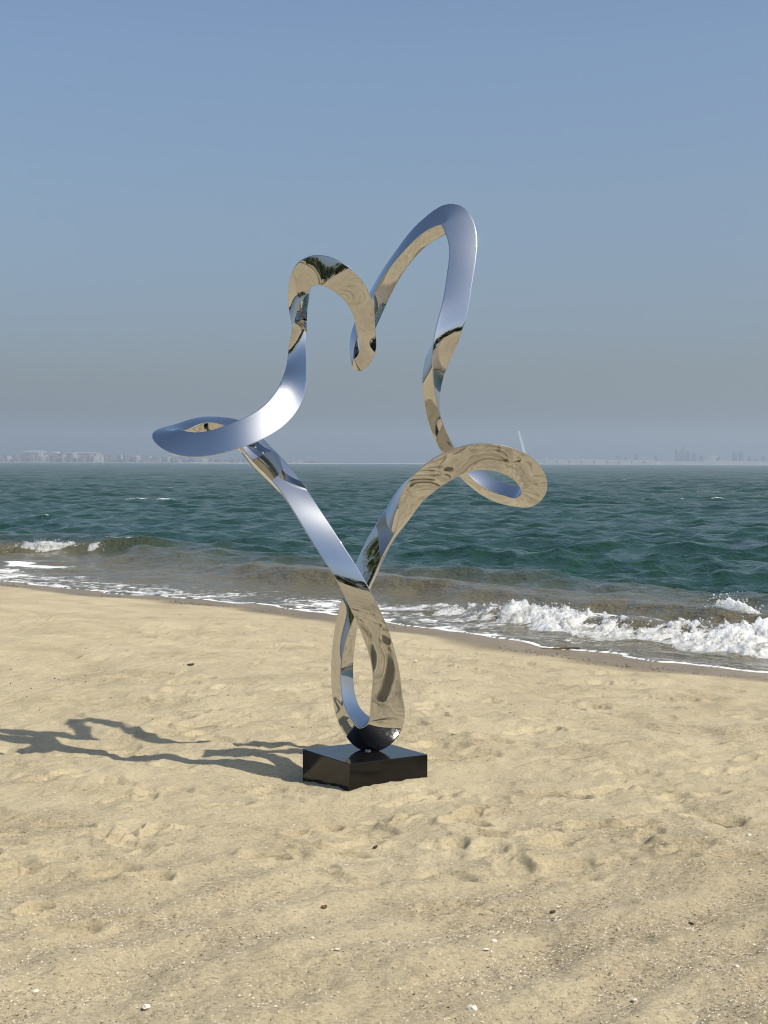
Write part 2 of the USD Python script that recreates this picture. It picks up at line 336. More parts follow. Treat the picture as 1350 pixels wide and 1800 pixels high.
foam = np.maximum(foam, 0.36 * np.exp(-((WD - crest_b(WS) - 0.9) / 0.5) ** 2) * sstep(0.0, 0.3, noise2(WS, WS * 0, 58, 0.5) + .1))
foam = np.maximum(foam, 0.72 * np.exp(-((WS + 17.4) / 1.6) ** 2) * np.exp(-((WD - 2.2 - 0.15 * np.sin(WS * 3)) / 0.28) ** 2))
foam = np.maximum(foam, 0.36 * sstep(0.20, 0.34, noise2(WX, WY, 59, 0.20)) * sstep(0.03, 0.07, H) * sstep(9, 14, WD))
silt = 1 - sstep(2.8, 7.2, WD + 2.4 * noise2(WX, WY, 60, 0.16) + 1.0 * noise2(WX, WY, 61, 0.6))
far = sstep(18, 90, WY)
v, q = grid_mesh(np.stack([WX + DXg, WY + DYg, WZ], -1))
keep = (WD > -0.32).ravel()[q].all(1)
q = q[keep]
idx = np.unique(q); remap = np.full(len(v), -1); remap[idx] = np.arange(len(idx))
tag(mesh('sea', (v[idx], remap[q]), water_mat, smooth=True, primvars={k: a.ravel()[idx] for k, a in (('foam', foam), ('silt', silt), ('far', far))}), kind='structure')

# foam of the breaking crests: a ragged curtain of white water with spray thrown off it
def to_shore(s, d, z):
    b = np.stack([P0[0] + s * ALONG[0], P0[1] + s * ALONG[1]], -1)
    off = -shore_sd(b[..., 0], b[..., 1])[1]
    return np.concatenate([b + (d + off)[..., None] * SEA, (ZW + z)[..., None]], -1)
def breaker(name, label, s0, s1, crest, height, toe, seed, ragged=1.0, n_spray=1200, back=0.35, ease=0.9):
    fr = np.random.default_rng(seed)
    ns, nt = int((s1 - s0) / 0.013), 84
    S = np.linspace(s0, s1, ns)[:, None] * np.ones((1, nt)); T = np.linspace(0, 1, nt)[None, :] * np.ones((ns, 1))
    fade = lambda q: sstep(s0, s0 + ease, q) * (1 - sstep(s1 - ease, s1, q))
    lively = lambda q: 0.78 + 0.5 * (meshkit.fbm(np.stack([q * 1.1, q * 0 + seed, q * 0], -1), 3, seed + 20) - .2)
    end = fade(S)
    c, h, t0 = crest(S), np.maximum(height(S), 0.02) * end * lively(S), toe(S)
    F = 0.66                                                  # toe -> curtain -> crest, then down the back
    D = np.where(T < F, t0 + (c - t0) * (T / F) ** 0.9, c + back * (T - F) / (1 - F))
    Z = np.where(T < F, h * np.sin(T / F * math.pi / 2) ** 1.1, h * (1 - 0.9 * ((T - F) / (1 - F)) ** 1.2))
    w1 = meshkit.fbm(np.stack([S * 3, T * 3, S * 0 + 1], -1), 3, seed + 1) - .5
    p = np.stack([S + .25 * w1, D * .9 + .2 * w1, Z * 1.2], -1)
    fb = lambda sc, k, stretch=(1, 1, 1): meshkit.fbm(p * sc * np.array(stretch) + k * 7.7, 3, seed + k) - .5
    big, mid, fin, tin = fb(3.2, 2), fb(8.5, 3, (1, .6, .6)), fb(21, 4, (1, .6, .6)), fb(48, 5)
    streak = np.abs(meshkit.fbm(np.stack([S * 15 + 2 * w1, T * 2.4, S * 0], -1), 3, seed + 9) - .5)
    spike = np.maximum(meshkit.fbm(np.stack([S * 15, T * 5, S * 0], -1), 3, seed + 11) - .50, 0)
    edge = np.sin(np.clip(T, 0, 1) * math.pi) ** 0.6 * end
    amp = ragged * (0.25 + h / 0.16)
    Z = Z + edge * amp * (0.075 * big + 0.085 * mid + 0.060 * fin + 0.030 * tin - 0.06 * streak) + 2.1 * ragged * h * spike * np.exp(-((T - F + .03) / 0.13) ** 2) * end
    D = D - edge * amp * (0.07 * big + 0.09 * mid + 0.06 * fin + 0.02 * tin) - 0.5 * h * spike * end
    S2 = S + edge * amp * 0.05 * (fb(18, 6))
    Z = Z - 0.03 * (1 - edge)
    v, q = grid_mesh(to_shore(S2, D, Z)[:, ::-1])
    base = trimesh.creation.icosphere(0)
    parts_v, parts_f, n = [v], [np.vstack([q[:, [0, 1, 2]], q[:, [0, 2, 3]]])], len(v)
    # froth lying on the roll
    W3 = to_shore(S2, D, Z)
    pick = fr.integers(0, S.size, 4 * n_spray); wgt = (edge * np.clip(h / .1, 0, 1) * sstep(.05, .3, T)).ravel()[pick] * sstep(-.05, .12, (mid + fin).ravel()[pick])
    pick = pick[fr.random(len(pick)) < wgt]
    fp = W3.reshape(-1, 3)[pick] + fr.normal(0, .006, (len(pick), 3)); fr_ = 0.003 + 0.0065 * fr.random(len(pick)) ** 2
    s_ = fr.uniform(s0 + .2, s1 - .2, n_spray); hh = height(s_) * fade(s_) * lively(s_)
    clump = meshkit.noise(np.stack([s_ * 3.1, s_ * 0, s_ * 0], -1), seed + 33)
    ok = (hh > .03) & (fr.random(n_spray) < clump ** 1.5 * hh / .12)
    s_, hh, clump = s_[ok], hh[ok], clump[ok]; k = len(s_)
    d_ = crest(s_) + fr.normal(-.10, .14, k)
    z_ = hh * (0.80 + (0.25 + 0.55 * clump) * fr.random(k) ** 2.0)
    r_ = np.concatenate([0.0025 + 0.008 * fr.random(k) ** 4, fr_])
    ctr = np.vstack([to_shore(s_, d_, z_), fp]); k = len(ctr)
    dv = base.vertices[None] * r_[:, None, None] * fr.uniform(.6, 1.7, (k, 1, 3)) + fr.normal(0, 1, (k, 12, 3)) * r_[:, None, None] * .3 + ctr[:, None]
    df = base.faces[None] + 12 * np.arange(k)[:, None, None] + n
    tag(mesh(name, (np.vstack([v, dv.reshape(-1, 3)]), np.vstack([parts_f[0], df.reshape(-1, 3)])), foam_mat, smooth=60), label, 'breaking wave', kind='stuff')
breaker('breaking_wave_foam', 'long roll of white breaking foam and spray at the waterline right of the sculpture', -7.2, 3.4, crest_a, lambda s: height_a(s) * 0.84, lambda s: 0.92 + 0.35 * sstep(-2, 1.5, s) + 0.10 * np.sin(s * 2.1) + .12 * noise2(s, s * 0, 75, 2.5), 71, 1.0, 5200)
breaker('breaking_wave_foam', 'short white breaking crest on the brown swell at the far left', -21.25, -19.3, lambda s: crest_l(s) - .05, lambda s: 0.22 + 0 * s, lambda s: crest_l(s) - .36 + .08 * np.sin(s * 9), 72, 0.6, 1500, 0.15, 0.6)
breaker('breaking_wave_foam', 'small torn lip of foam on the brown swell near the right edge', -3.3, -1.9, lambda s: crest_b(s) - .02, lambda s: 0.30 + 0 * s, lambda s: crest_b(s) - .16, 73, 0.30, 260, 0.08, 0.6)

# ------------------------------------------------------------------ sculpture
# stations along the closed band: pixel on its left-hand outline, on its right-hand outline (in the direction of travel),
# distance in front of (-) or behind (+) the plinth's middle, outward normal of the broad face
ST = [   # ..., which face the normal belongs to: 1 between left and right edge, 3 between hidden and left edge
 (643,1264, 643,1325, .02, (0,-.75,-.65),1), (661,1252, 686,1302, .01, (.25,-.8,-.4),1), (664,1222, 697,1252, -.02, (.3,-.9,-.2),1),
 (659,1180, 701,1190, -.06, (.2,-1,-.15),1), (648,1143, 692,1137, -.10, (.1,-1,-.13),1), (631,1103, 677,1088, -.14, (0,-1,-.08),1),
 (617,1073, 660,1053, -.16, (0,-1,.0),1), (600,1035, 638,1012, -.17, (.1,-1,.08),1), (578,996, 612,972, -.165, (.15,-1,.18),1),
 (552,956, 588,933, -.14, (.28,-1,.32),1), (520,905, 555,883, -.09, (.42,-.95,.42),1), (488,864, 524,838, .0, (.46,-.88,.47),1),
 (456,827, 496,806, .07, (.38,-.85,.53),1), (425,797, 466,774, .13, (.3,-.7,.7),1), (402,772, 436,746, .17, (.2,-.5,.9),1),
 (378,768, 400,739.5, .18, (0,-.25,1),1), (350,772, 354,735.5, .16, (0,-.25,1),1), (330,768, 299,753, .10, (-.1,-.38,.95),1),
 (320,762, 275,777, .0, (-.05,-.8,.55),1), (324,763, 290,797, -.08, (0,-.9,.42),1), (345,761, 336,804.5, -.12, (0,-.9,.40),1),
 (371,757, 380,800, -.14, (.02,-.9,.40),1), (408,742, 420,789.5, -.13, (.12,-.87,.42),1), (438,731, 458,775, -.09, (.40,-.82,.46),1),
 (467,710, 496,752, -.015, (.52,-.75,.52),1), (489,684, 527,718, .07, (.55,-.72,.50),1), (500,655, 536.5,662, .12, (-.3,-.8,.36),1),
 (507,618, 536,625, .14, (-.2,-.9,.25),1), (512,595, 537,590, .14, (.3,-.95,.3),1), (509,561, 538,559, .12, (.8,-.6,.04),1),
 (507.5,528, 543,526, .10, (.88,-.45,-.15),1), (511,485, 552,511, .07, (-.25,-.95,.0),3), (530,458, 558,503, .04, (-.03,-1,-.03),3),
 (557,447.5, 566,500, .01, (0,-1,-.05),3), (585,452, 580,506, -.01, (0,-1,-.06),3), (607,469, 594,514, -.02, (0,-1,-.12),3),
 (628,491, 608,530, .0, (-.08,-.97,-.2),3), (644,518, 618,545, .02, (.0,-.95,-.28),3), (657,553, 625,565, .04, (.3,-.87,-.32),3),
 (662,585, 629,590, .06, (.5,-.78,-.35),3), (659,615, 631,603, .065, (-.62,-.72,-.2),0), (650,638, 629,627, .065, (-.3,-.9,-.3),0),
 (631,652, 629,633, .075, (-.1,-.95,-.12),0), (618,626, 633,622, .11, (-.75,-.65,.0),0), (621,590, 646,574, .19, (.74,-.5,-.3),1),
 (650,513, 680,533, .27, (.8,-.58,.2),1), (669,477, 697,499, .26, (.75,-.62,-.05),1), (702.6,432.6, 725,455, .27, (.62,-.58,-.5),1),
 (743,388, 755,425, .29, (.5,-.45,-.75),1), (770,367, 779,411, .30, (.2,-.3,-.9),1), (800,356, 785,404, .29, (-.3,.2,-.92),1),
 (825,374, 791,419, .26, (-.8,.37,-.46),1), (836,414, 793.5,434, .22, (-.85,.42,-.1),1), (836.5,445, 793,457, .18, (-.85,.48,-.03),1),
 (830,495, 785,500, .11, (-.82,.52,.06),1), (822,543, 776.7,543, .06, (-.85,.45,.05),1), (811,582, 764,580, .03, (-.87,.28,.08),1),
 (795,625, 750,621, .03, (-.88,-.2,.1),1), (779,665, 743,668, .05, (-.85,-.5,.02),1), (773,705, 746,706, .08, (-.65,-.74,-.08),1),
 (776,735, 752,738, .11, (-.45,-.85,-.2),1), (786,762, 763,765, .14, (-.35,-.9,-.3),1), (799,785, 775,792, .17, (-.35,-.85,-.4),1),
 (818,809, 791,819, .19, (-.5,-.5,-.6),1), (841,825, 813,838, .20, (-.6,-.25,-.72),1), (868,842, 838,862, .19, (-.48,-.33,-.8),1),
 (888,851, 877,884.5, .16, (-.2,-.5,-.85),1), (904,857, 907,892, .11, (0,-.68,-.72),1), (914,861, 937,891, .05, (.2,-.75,-.6),1),
 (916,856, 965,858, .0, (.3,-.75,-.6),1), (911,846, 959,832, -.04, (.3,-.8,-.5),1), (899,836.5, 942,810, -.07, (.2,-.85,-.5),1),
 (881,830, 913,790, -.13, (.15,-.85,-.5),1), (862,826, 876,781.5, -.15, (.1,-.85,-.5),1), (840,827, 838,779.5, -.165, (0,-.85,-.5),1),
 (815,834, 796,788, -.165, (0,-.87,-.46),1), (785,849, 757,807, -.15, (.05,-.9,-.38),1), (759,868, 723,836, -.12, (.25,-.9,-.32),1),
 (736,891, 699,864, -.06, (.5,-.75,-.44),1), (710,926, 672,903, .0, (-.62,-.6,.0),2), (688,958, 650,938, .04, (-.6,-.65,.0),2),
 (668,998, 632,974, .07, (-.6,-.7,-.03),2), (645,1048, 610,1026, .09, (-.62,-.74,-.05),2), (630,1092, 593,1080, .12, (-.72,-.68,-.04),2),
 (624,1135, 585,1125, .14, (-.85,-.5,-.13),2), (621,1170, 581.5,1170, .14, (-.88,-.46,-.2),2), (621.5,1200, 581.5,1202, .125, (-.86,-.5,-.24),2),
 (625,1228, 585,1238, .10, (-.75,-.55,-.38),2), (630,1248, 597,1274, .07, (-.55,-.65,-.55),2), (636,1257, 615,1306, .045, (-.3,-.72,-.62),2),
]
Y0 = float(BASE_C[1])
unit = lambda a: a / np.linalg.norm(a, axis=-1, keepdims=True)
EDGE = np.array([(-.5, .2887), (.5, .2887), (0, -.5774)])       # left, right, hidden edge of a unit section
NT = 1200
RING_LEAN = 0.0
def band():
    A = np.array([s[:5] for s in ST], float); n = len(A)
    lean = np.interp(np.arange(n), [0, 50, 58, 64, 70, 75, 79, 83, n], [0, 0, .12, .75, 1, .9, .3, 0, 0]) * RING_LEAN
    dep = gaussian_filter1d(A[:, 4] + lean, 0.6, mode='wrap')
    Pa, Pb = at_depth(A[:, 0], A[:, 1], Y0 + dep), at_depth(A[:, 2], A[:, 3], Y0 + dep)
    C0 = (Pa + Pb) / 2; W = np.linalg.norm(Pb - Pa, axis=1); U = (Pb - Pa) / W[:, None]
    C = C0.copy()
    for it in range(3):
        T = unit(np.roll(C, -1, 0) - np.roll(C, 1, 0))
        N = np.array([s[5] for s in ST], float)
        N = unit(N - (N * T).sum(1, keepdims=True) * T)
        B = -np.cross(N, T)
        for k, s in enumerate(ST):
            if s[6] > 1: N[k] = -.5 * N[k] + (.866 if s[6] == 3 else -.866) * B[k]
        B = -np.cross(N, T)
        pr = np.stack([((a * B + b * N) * U).sum(1) for a, b in EDGE], 1)
        ext = pr.max(1) - pr.min(1); mid = (pr.max(1) + pr.min(1)) / 2
        free = np.array([s[6] == 0 for s in ST]); ext[free] = .93; mid[free] = 0
        S = np.clip(W / np.maximum(ext, 0.7), 0.06, 0.21)
        S = gaussian_filter1d(S, 0.55, mode='wrap')
        C = C0 - (mid * S)[:, None] * U
    # dense curve, rotation-minimising frame, roll angle of the stations
    seg = np.linalg.norm(np.roll(C, -1, 0) - C, axis=1)
    tk = np.append(0, np.cumsum(seg)); tt = np.linspace(0, tk[-1], NT, endpoint=False)
    per = lambda X: CubicSpline(tk, np.concatenate([X, X[:1]]), bc_type='periodic')(tt)
    Cd = gaussian_filter1d(per(C), 3.5, axis=0, mode='wrap')
    Sd = gaussian_filter1d(per(S), 9, mode='wrap')
    Td = unit(np.roll(Cd, -1, 0) - np.roll(Cd, 1, 0))
    F = np.zeros_like(Cd); F[0] = N[0] - (N[0] @ Td[0]) * Td[0]; F[0] /= np.linalg.norm(F[0])
    for k in range(1, NT):
        f = F[k - 1] - (F[k - 1] @ Td[k]) * Td[k]; F[k] = f / np.linalg.norm(f)
    G = np.cross(Td, F)
    kk = np.minimum(np.round(tk[:-1] / tk[-1] * NT).astype(int), NT - 1)
    ang = np.arctan2((N * G[kk]).sum(1), (N * F[kk]).sum(1))[~free]; tk = np.append(tk[:-1][~free], tk[-1])
    f = F[-1] - (F[-1] @ Td[0]) * Td[0]
    hol = math.atan2(f @ G[0], f @ F[0])          # the frame's turn after one lap
    N0 = -.5 * N[0] - .866 * B[0]                 # the band comes home turned by one face
    ang = np.unwrap(np.append(ang, math.atan2(N0 @ G[0], N0 @ F[0]) - hol))
    lap = ang[-1] - ang[0]
    t3 = np.concatenate([tk[:-1] - tk[-1], tk[:-1], tk + tk[-1]])
    a3 = np.concatenate([ang[:-1] - lap, ang[:-1], ang + lap])
    from scipy.interpolate import PchipInterpolator
    te = np.concatenate([tt - tk[-1], tt, tt + tk[-1]])
    ad = gaussian_filter1d(PchipInterpolator(t3, a3)(te), 9)[NT:2 * NT]
    Nd = np.cos(ad)[:, None] * F + np.sin(ad)[:, None] * G
    return Cd, Sd, Nd, Td, np.degrees(np.diff(ang)), math.degrees(lap + hol)
Cd, Sd, Nd, Td, DANG, LAP = band()
Bd = -np.cross(Nd, Td)
def section():
    """Triangle with slightly bowed faces and small rounded edges."""
    tri = np.array([(-.5, .2887), (0, -.5774), (.5, .2887)])     # left, hidden, right: outside on the right-hand
    pts = []
    for k in range(3):
        a, b = tri[k], tri[(k + 1) % 3]
        t = np.concatenate([[0.035, 0.05, 0.075], np.linspace(.11, .89, 11), [.925, .95, .965]])
        d = b - a; nn = np.array([-d[1], d[0]]); nn = nn / np.linalg.norm(nn)
        if nn @ ((a + b) / 2) < 0: nn = -nn
        bow = 0.022 * 4 * t * (1 - t)
        pts += [a + d * x + nn * w for x, w in zip(t, bow)]
        c = b * 0.982                                        # rounded corner
        e0 = pts[-1]; nx = tri[(k + 2) % 3] - b
        dn = np.array([-nx[1], nx[0]]); dn = dn / np.linalg.norm(dn)
        if dn @ (b + nx / 2) < 0: dn = -dn
        e1 = b + nx * 0.035 + dn * 0.022 * 4 * .035 * .965
        for w in (.25, .5, .75):
            pts.append((1 - w) ** 2 * e0 + 2 * w * (1 - w) * (b * 0.998) + w * w * e1)
    return np.array(pts)
sec = section()
P = Cd[:, None] + Sd[:, None, None] * (sec[None, :, 0:1] * Bd[:, None] + sec[None, :, 1:2] * Nd[:, None])
i = np.arange(NT * len(sec)).reshape(NT, len(sec))
nxt = np.roll(i, -1, 0); third = len(sec) // 3
home = [np.linalg.norm(P[-1] - np.roll(P[0], r * third, 0)) for r in range(3)]
nxt[-1] = np.roll(i[0], int(np.argmin(home)) * third)
q = np.stack([i, np.roll(i, -1, 1), np.roll(nxt, -1, 1), nxt], -1).reshape(-1, 4)
bm = trimesh.Trimesh(P.reshape(-1, 3), np.vstack([q[:, [0, 1, 2]], q[:, [0, 2, 3]]]), process=False)
if bm.volume < 0:
    bm.invert()
low = P[..., 2].min()
sculpture = thing('sculpture', BASE_C)
tag(sculpture, 'mirror polished steel ribbon sculpture twisting in one endless loop on a black plinth', 'sculpture')
bm.apply_translation(-np.array(BASE_C))
mesh('ribbon', bm, steel_mat, sculpture.GetPath(), smooth=True)
jl = np.unravel_index(P[..., 2].argmin(), P.shape[:2]); foot_p = P[jl] - BASE_C
pin = trimesh.creation.cylinder(0.011, max(low - TOP_Z, 0) + 0.03, sections=24)
pin.apply_translation([foot_p[0], foot_p[1], (low - TOP_Z) / 2 + 0.006])
mesh('mounting_pin', pin, steel_mat, sculpture.GetPath(), smooth=30)
collar = trimesh.creation.cylinder(0.018, 0.006, sections=24); collar.apply_translation([foot_p[0], foot_p[1], 0.003])
mesh('mounting_collar', collar, steel_mat, sculpture.GetPath(), smooth=30)

# plinth: a polished slab with bevelled arrises
def bevel_box(sx, sy, z0, z1, b):
    import manifold3d as m3
    pts = [(x * (sx / 2 - (b if k != 0 else 0)), y * (sy / 2 - (b if k != 1 else 0)), z) for x in (-1, 1) for y in (-1, 1) for k, z in ((0, z0), (1, z0), (0, z1 - b), (1, z1 - b), (2, z1))]
    return m3.Manifold.hull_points(np.array(pts, float))
plinth = thing('plinth', (BASE_C[0], BASE_C[1], 0))
tag(plinth, 'low square black polished granite plinth half sunk in the sand', 'plinth')
pb = bevel_box(SIDE, SIDE, -0.12, TOP_Z, 0.003)
rotz = np.eye(4); rotz[:2, 0] = AX[:2] / np.linalg.norm(AX); rotz[:2, 1] = AY[:2] / np.linalg.norm(AY)
mm = pb.to_mesh(); pm = trimesh.Trimesh(mm.vert_properties[:, :3], mm.tri_verts); pm.apply_transform(rotz)
mesh('granite_slab', pm, granite_mat, plinth.GetPath(), smooth=False)
# ------------------------------------------------------------------ far shore across the bay
CITY_Y = 8600.0
def far_x(px, Y=CITY_Y): return (px - 675) / FPX * Y
def far_h(dpx, Y=CITY_Y): return dpx / FPX * Y
pale_m = plain('far_pale_concrete', (.52, .50, .48), .8, .12, .02)
rose_m = plain('far_rose_render', (.25, .20, .195), .8, .12, .02)
grey_m = plain('far_grey_concrete', (.13, .13, .14), .8, .15, .02)
white_m = plain('far_white_roof', (.78, .78, .78), .6, .05, .02)
land_m = plain('far_low_land', (.20, .21, .18), .9, .25, .01)
beach_m = plain('far_pale_beach', (.44, .43, .40), .9, .08, .01)
def land(name, px0, px1, Y, top, deep, m, seed, mid=0.0):
    n = 90; X = np.linspace(far_x(px0, Y), far_x(px1, Y), n); t = np.linspace(0, 1, n)
    h = top * (0.75 + 0.6 * (meshkit.fbm(np.stack([X * .004, X * 0 + seed, X * 0], -1), 3, seed) - .2)) * np.minimum(1, np.minimum(t, 1 - t) * 14) + mid * np.sin(t * math.pi) ** 2
    rows = np.stack([np.stack([X, X * 0 + Y + a * deep, ZW - 1 + b * (h + 1)], -1) for a, b in ((0, 0), (.12, .55), (.35, 1), (.7, .9), (1, 0))])
    v, q = grid_mesh(rows)
    return tag(mesh(name, (v, q), m, smooth=40), kind='structure')
land('far_shore', -420, 470, CITY_Y + 40, 9, 900, land_m, 5)
land('far_beach', 300, 905, CITY_Y - 160, 3.4, 160, beach_m, 6)
land('far_headland', 905, 1700, CITY_Y + 1500, 30, 500, land_m, 7)
land('far_hill', 1224, 1290, CITY_Y + 1900, 8, 300, land_m, 8, 62)
def block(rg, w, d, h, kind):
    parts = [trimesh.creation.box([w, d, h])]; parts[0].apply_translation([0, 0, h / 2])
    def top(sx, sy, sz, ox, oy, z0=h):
        b = trimesh.creation.box([sx, sy, sz]); b.apply_translation([ox, oy, z0 + sz / 2 - .05]); parts.append(b)
    top(w * .32, d * .4, h * rg.uniform(.05, .12), w * rg.uniform(-.25, .25), 0)
    if kind == 1: top(w * .62, d * .8, h * rg.uniform(.12, .3), w * rg.choice([-.18, .18]), 0)
    if kind == 2:
        for sx in (-1, 1): top(w * .12, d * .3, h * .06, sx * w * .38, 0)
    if kind == 3:
        b = trimesh.creation.box([w * .5, d, h * .6]); b.apply_translation([w * .74, 0, h * .3]); parts.append(b)
    for k in range(1, int(h / 9)):                      # balcony bands proud of the front
        b = trimesh.creation.box([w * .9, 1.2, 2.2]); b.apply_translation([0, -d / 2 - .5, k * 9.0]); parts.append(b)
    return trimesh.util.concatenate(parts)
cr_ = np.random.default_rng(21)
TONES = [(pale_m, 'pale hazy apartment block in the far city skyline left of the sculpture', 'pale blocks of the far skyline'),
         (rose_m, 'dull rose hazy apartment block in the far city skyline left of the sculpture', 'rose blocks of the far skyline'),
         (grey_m, 'darker grey hazy block in the far city skyline left of the sculpture', 'darker grey blocks of the far skyline')]
px = -30.0
while px < 560:
    wpx = cr_.uniform(4, 10) * (1 if px < 330 else .8)
    env = np.interp(px, [-30, 0, 60, 120, 200, 240, 270, 330, 430, 470, 500, 560], [14, 16, 17, 16, 16, 12, 12, 11, 9, 8, 6, 4])
    for row in range(2 if px < 300 else 1):
        hp = env * (cr_.uniform(.55, 1.05) if row else cr_.uniform(.35, .8))
        m, lab, grp = TONES[cr_.choice([0, 1, 2], p=[.30, .48, .22])]
        x = far_x(px + cr_.uniform(-1, 1)); yy = CITY_Y + 150 + row * 300 + cr_.uniform(0, 120)
        b = block(cr_, far_h(wpx) * .85, 30, far_h(hp), cr_.integers(0, 4))
        b.apply_translation([x, yy, ZW + 3])
        tag(mesh('apartment_block', b, m, smooth=False), lab, 'building', grp)
    px += wpx * cr_.uniform(.75, 1.15)
def vault(px0, px1, zpx, hpx, name, label):
    Y = CITY_Y + 850; x0, x1 = far_x(px0, Y), far_x(px1, Y); w = x1 - x0; z0, hh = far_h(zpx, Y), far_h(hpx, Y)
    t = thing(name, ((x0 + x1) / 2, Y, ZW))
    a = np.linspace(-1, 1, 25); prof = np.stack([a * w / 2, hh * np.sqrt(np.maximum(1 - .75 * a * a, 0))], -1)
    pts = np.vstack([prof, [[w / 2, 0], [-w / 2, 0]]])
    from shapely.geometry import Polygon
    r = trimesh.creation.extrude_polygon(Polygon(pts), 60, engine='earcut'); r.apply_transform(trimesh.transformations.rotation_matrix(math.pi / 2, [1, 0, 0])); r.apply_translation([0, 30, z0])
    mesh('roof', r, pale_m, t.GetPath(), smooth=20)
    wl = trimesh.creation.box([w * .94, 50, z0]); wl.apply_translation([0, 0, z0 / 2 - .2]); mesh('wall', wl, grey_m, t.GetPath(), smooth=False)
    for k in np.linspace(-.45, .45, 12):
        c = trimesh.creation.box([w * .008, 3, z0]); c.apply_translation([k * w, -27, z0 / 2]); mesh('column', c, pale_m, t.GetPath(), smooth=False)
    tag(t, label, 'hall')
vault(44, 79, 17.5, 4, 'exhibition_hall', 'long white vaulted roof rising above the skyline at the far left')
vault(120, 172, 16.5, 2.5, 'exhibition_hall', 'low flat white roof above the skyline between far left and sculpture')
vault(92, 104, 15.5, 4, 'exhibition_hall', 'smallest white roof above the skyline, between the two long ones')
RX = [(1086, 9, 15), (1100, 7, 12), (1118, 8, 18), (1152, 6, 14), (1190, 9, 22), (1199, 7, 25), (1208, 8, 20), (1219, 9, 17), (1232, 6, 15), (1262, 7, 13), (1290, 9, 21), (1302, 8, 23), (1316, 7, 12), (1328, 8, 10), (1341, 7, 14), (1360, 8, 12), (1378, 9, 15)]
for px, wpx, hpx in RX:
    Y = CITY_Y + 1700 + cr_.uniform(0, 250)
    b = block(cr_, far_h(wpx, Y) * .8, 30, far_h(hpx, Y), cr_.integers(0, 3)); b.apply_translation([far_x(px, Y), Y, ZW + 2])
    tag(mesh('tower_block', b, grey_m, smooth=False), 'faint grey tower fading into the haze on the far right shore', 'building', 'faint towers of the right-hand shore')
# cable-stayed bridge with one leaning mast
Yb = CITY_Y - 400
br = thing('bridge', (far_x(925, Yb), Yb, ZW))
tag(br, 'distant white leaning bridge mast rising behind the right loop of the sculpture', 'bridge')
hz_y = 812.0 + 5.0 * 918 / 1350
lean = far_x(912, Yb) - far_x(926, Yb); mh = far_h(hz_y - 757, Yb)
def taper(p0, p1, r0, r1):
    p0, p1 = np.array(p0, float), np.array(p1, float)
    n = unit(p1 - p0); a = unit(np.cross(n, [0, 1, 0])); b = np.array([0, 1.0, 0])
    ring = lambda p, r: [p + r * a + r * b, p - r * a + r * b, p - r * a - r * b, p + r * a - r * b]
    v = np.array(ring(p0, r0) + ring(p1, r1))
    return trimesh.convex.convex_hull(v)
mesh('mast', taper([4, 0, 0], [lean, 0, mh], 10.0, 5.0), white_m, br.GetPath(), smooth=False)
dk = trimesh.creation.box([far_x(1150, Yb) - far_x(880, Yb), 24, 5]); dk.apply_translation([(far_x(1150, Yb) + far_x(880, Yb)) / 2 - far_x(925, Yb), 0, 24]); mesh('deck', dk, pale_m, br.GetPath(), smooth=False)
for px in np.arange(890, 1150, 22):
    pr_ = trimesh.creation.box([7, 14, 26]); pr_.apply_translation([far_x(px, Yb) - far_x(925, Yb), 0, 10]); mesh('pier', pr_, pale_m, br.GetPath(), smooth=False)
for k in range(1, 7):
    mesh('stay_cable', taper([k * 62, 0, 26], [lean * (1 - .08 * k), 0, mh * (1 - .08 * (7 - k))], .35, .35), white_m, br.GetPath(), smooth=False)

# ------------------------------------------------------------------ trees behind the beach (they show only in the polished steel)
leaf_m = plain('dark_foliage', (.040, .060, .022), .7, .5, 3.0)
tr = np.random.default_rng(8); tv, tf, nv = [], [], 0
sph = trimesh.creation.icosphere(1)
for k in range(420):
    a = math.radians(tr.uniform(95, 275)); rad = tr.uniform(34, 46)
    hgt = 3.4 + 3.2 * meshkit.noise(np.array([[a * 4.0, 3.3, 0.0]]), 4)[0]
    c = np.array([math.sin(a) * rad, math.cos(a) * rad, 0.2 + hgt * tr.random() ** .8])
    v_ = sph.vertices * tr.uniform(.7, 1.5) * np.array([1, 1, .8]); v_ = v_ * (1 + .5 * (meshkit.noise(v_ * 2.1 + k, 5) - .5))[:, None]
    tv.append(v_ + c); tf.append(sph.faces + nv); nv += len(v_)
for k in range(15000):
    a = math.radians(tr.uniform(95, 275)); rad = tr.uniform(33, 47)
    hgt = 3.4 + 3.2 * meshkit.noise(np.array([[a * 4.0, 3.3, 0.0]]), 4)[0] + .9
    c = np.array([math.sin(a) * rad, math.cos(a) * rad, 0.1 + hgt * tr.random() ** .6])
    tv.append(tr.normal(0, .16, (3, 3)) + c); tf.append(np.array([[0, 1, 2]]) + nv); nv += 3
tag(mesh('tree_belt', (np.vstack(tv), np.vstack(tf)), leaf_m, smooth=False), 'belt of dark green trees behind the beach, mirrored in the steel ribbon', 'trees', kind='stuff')

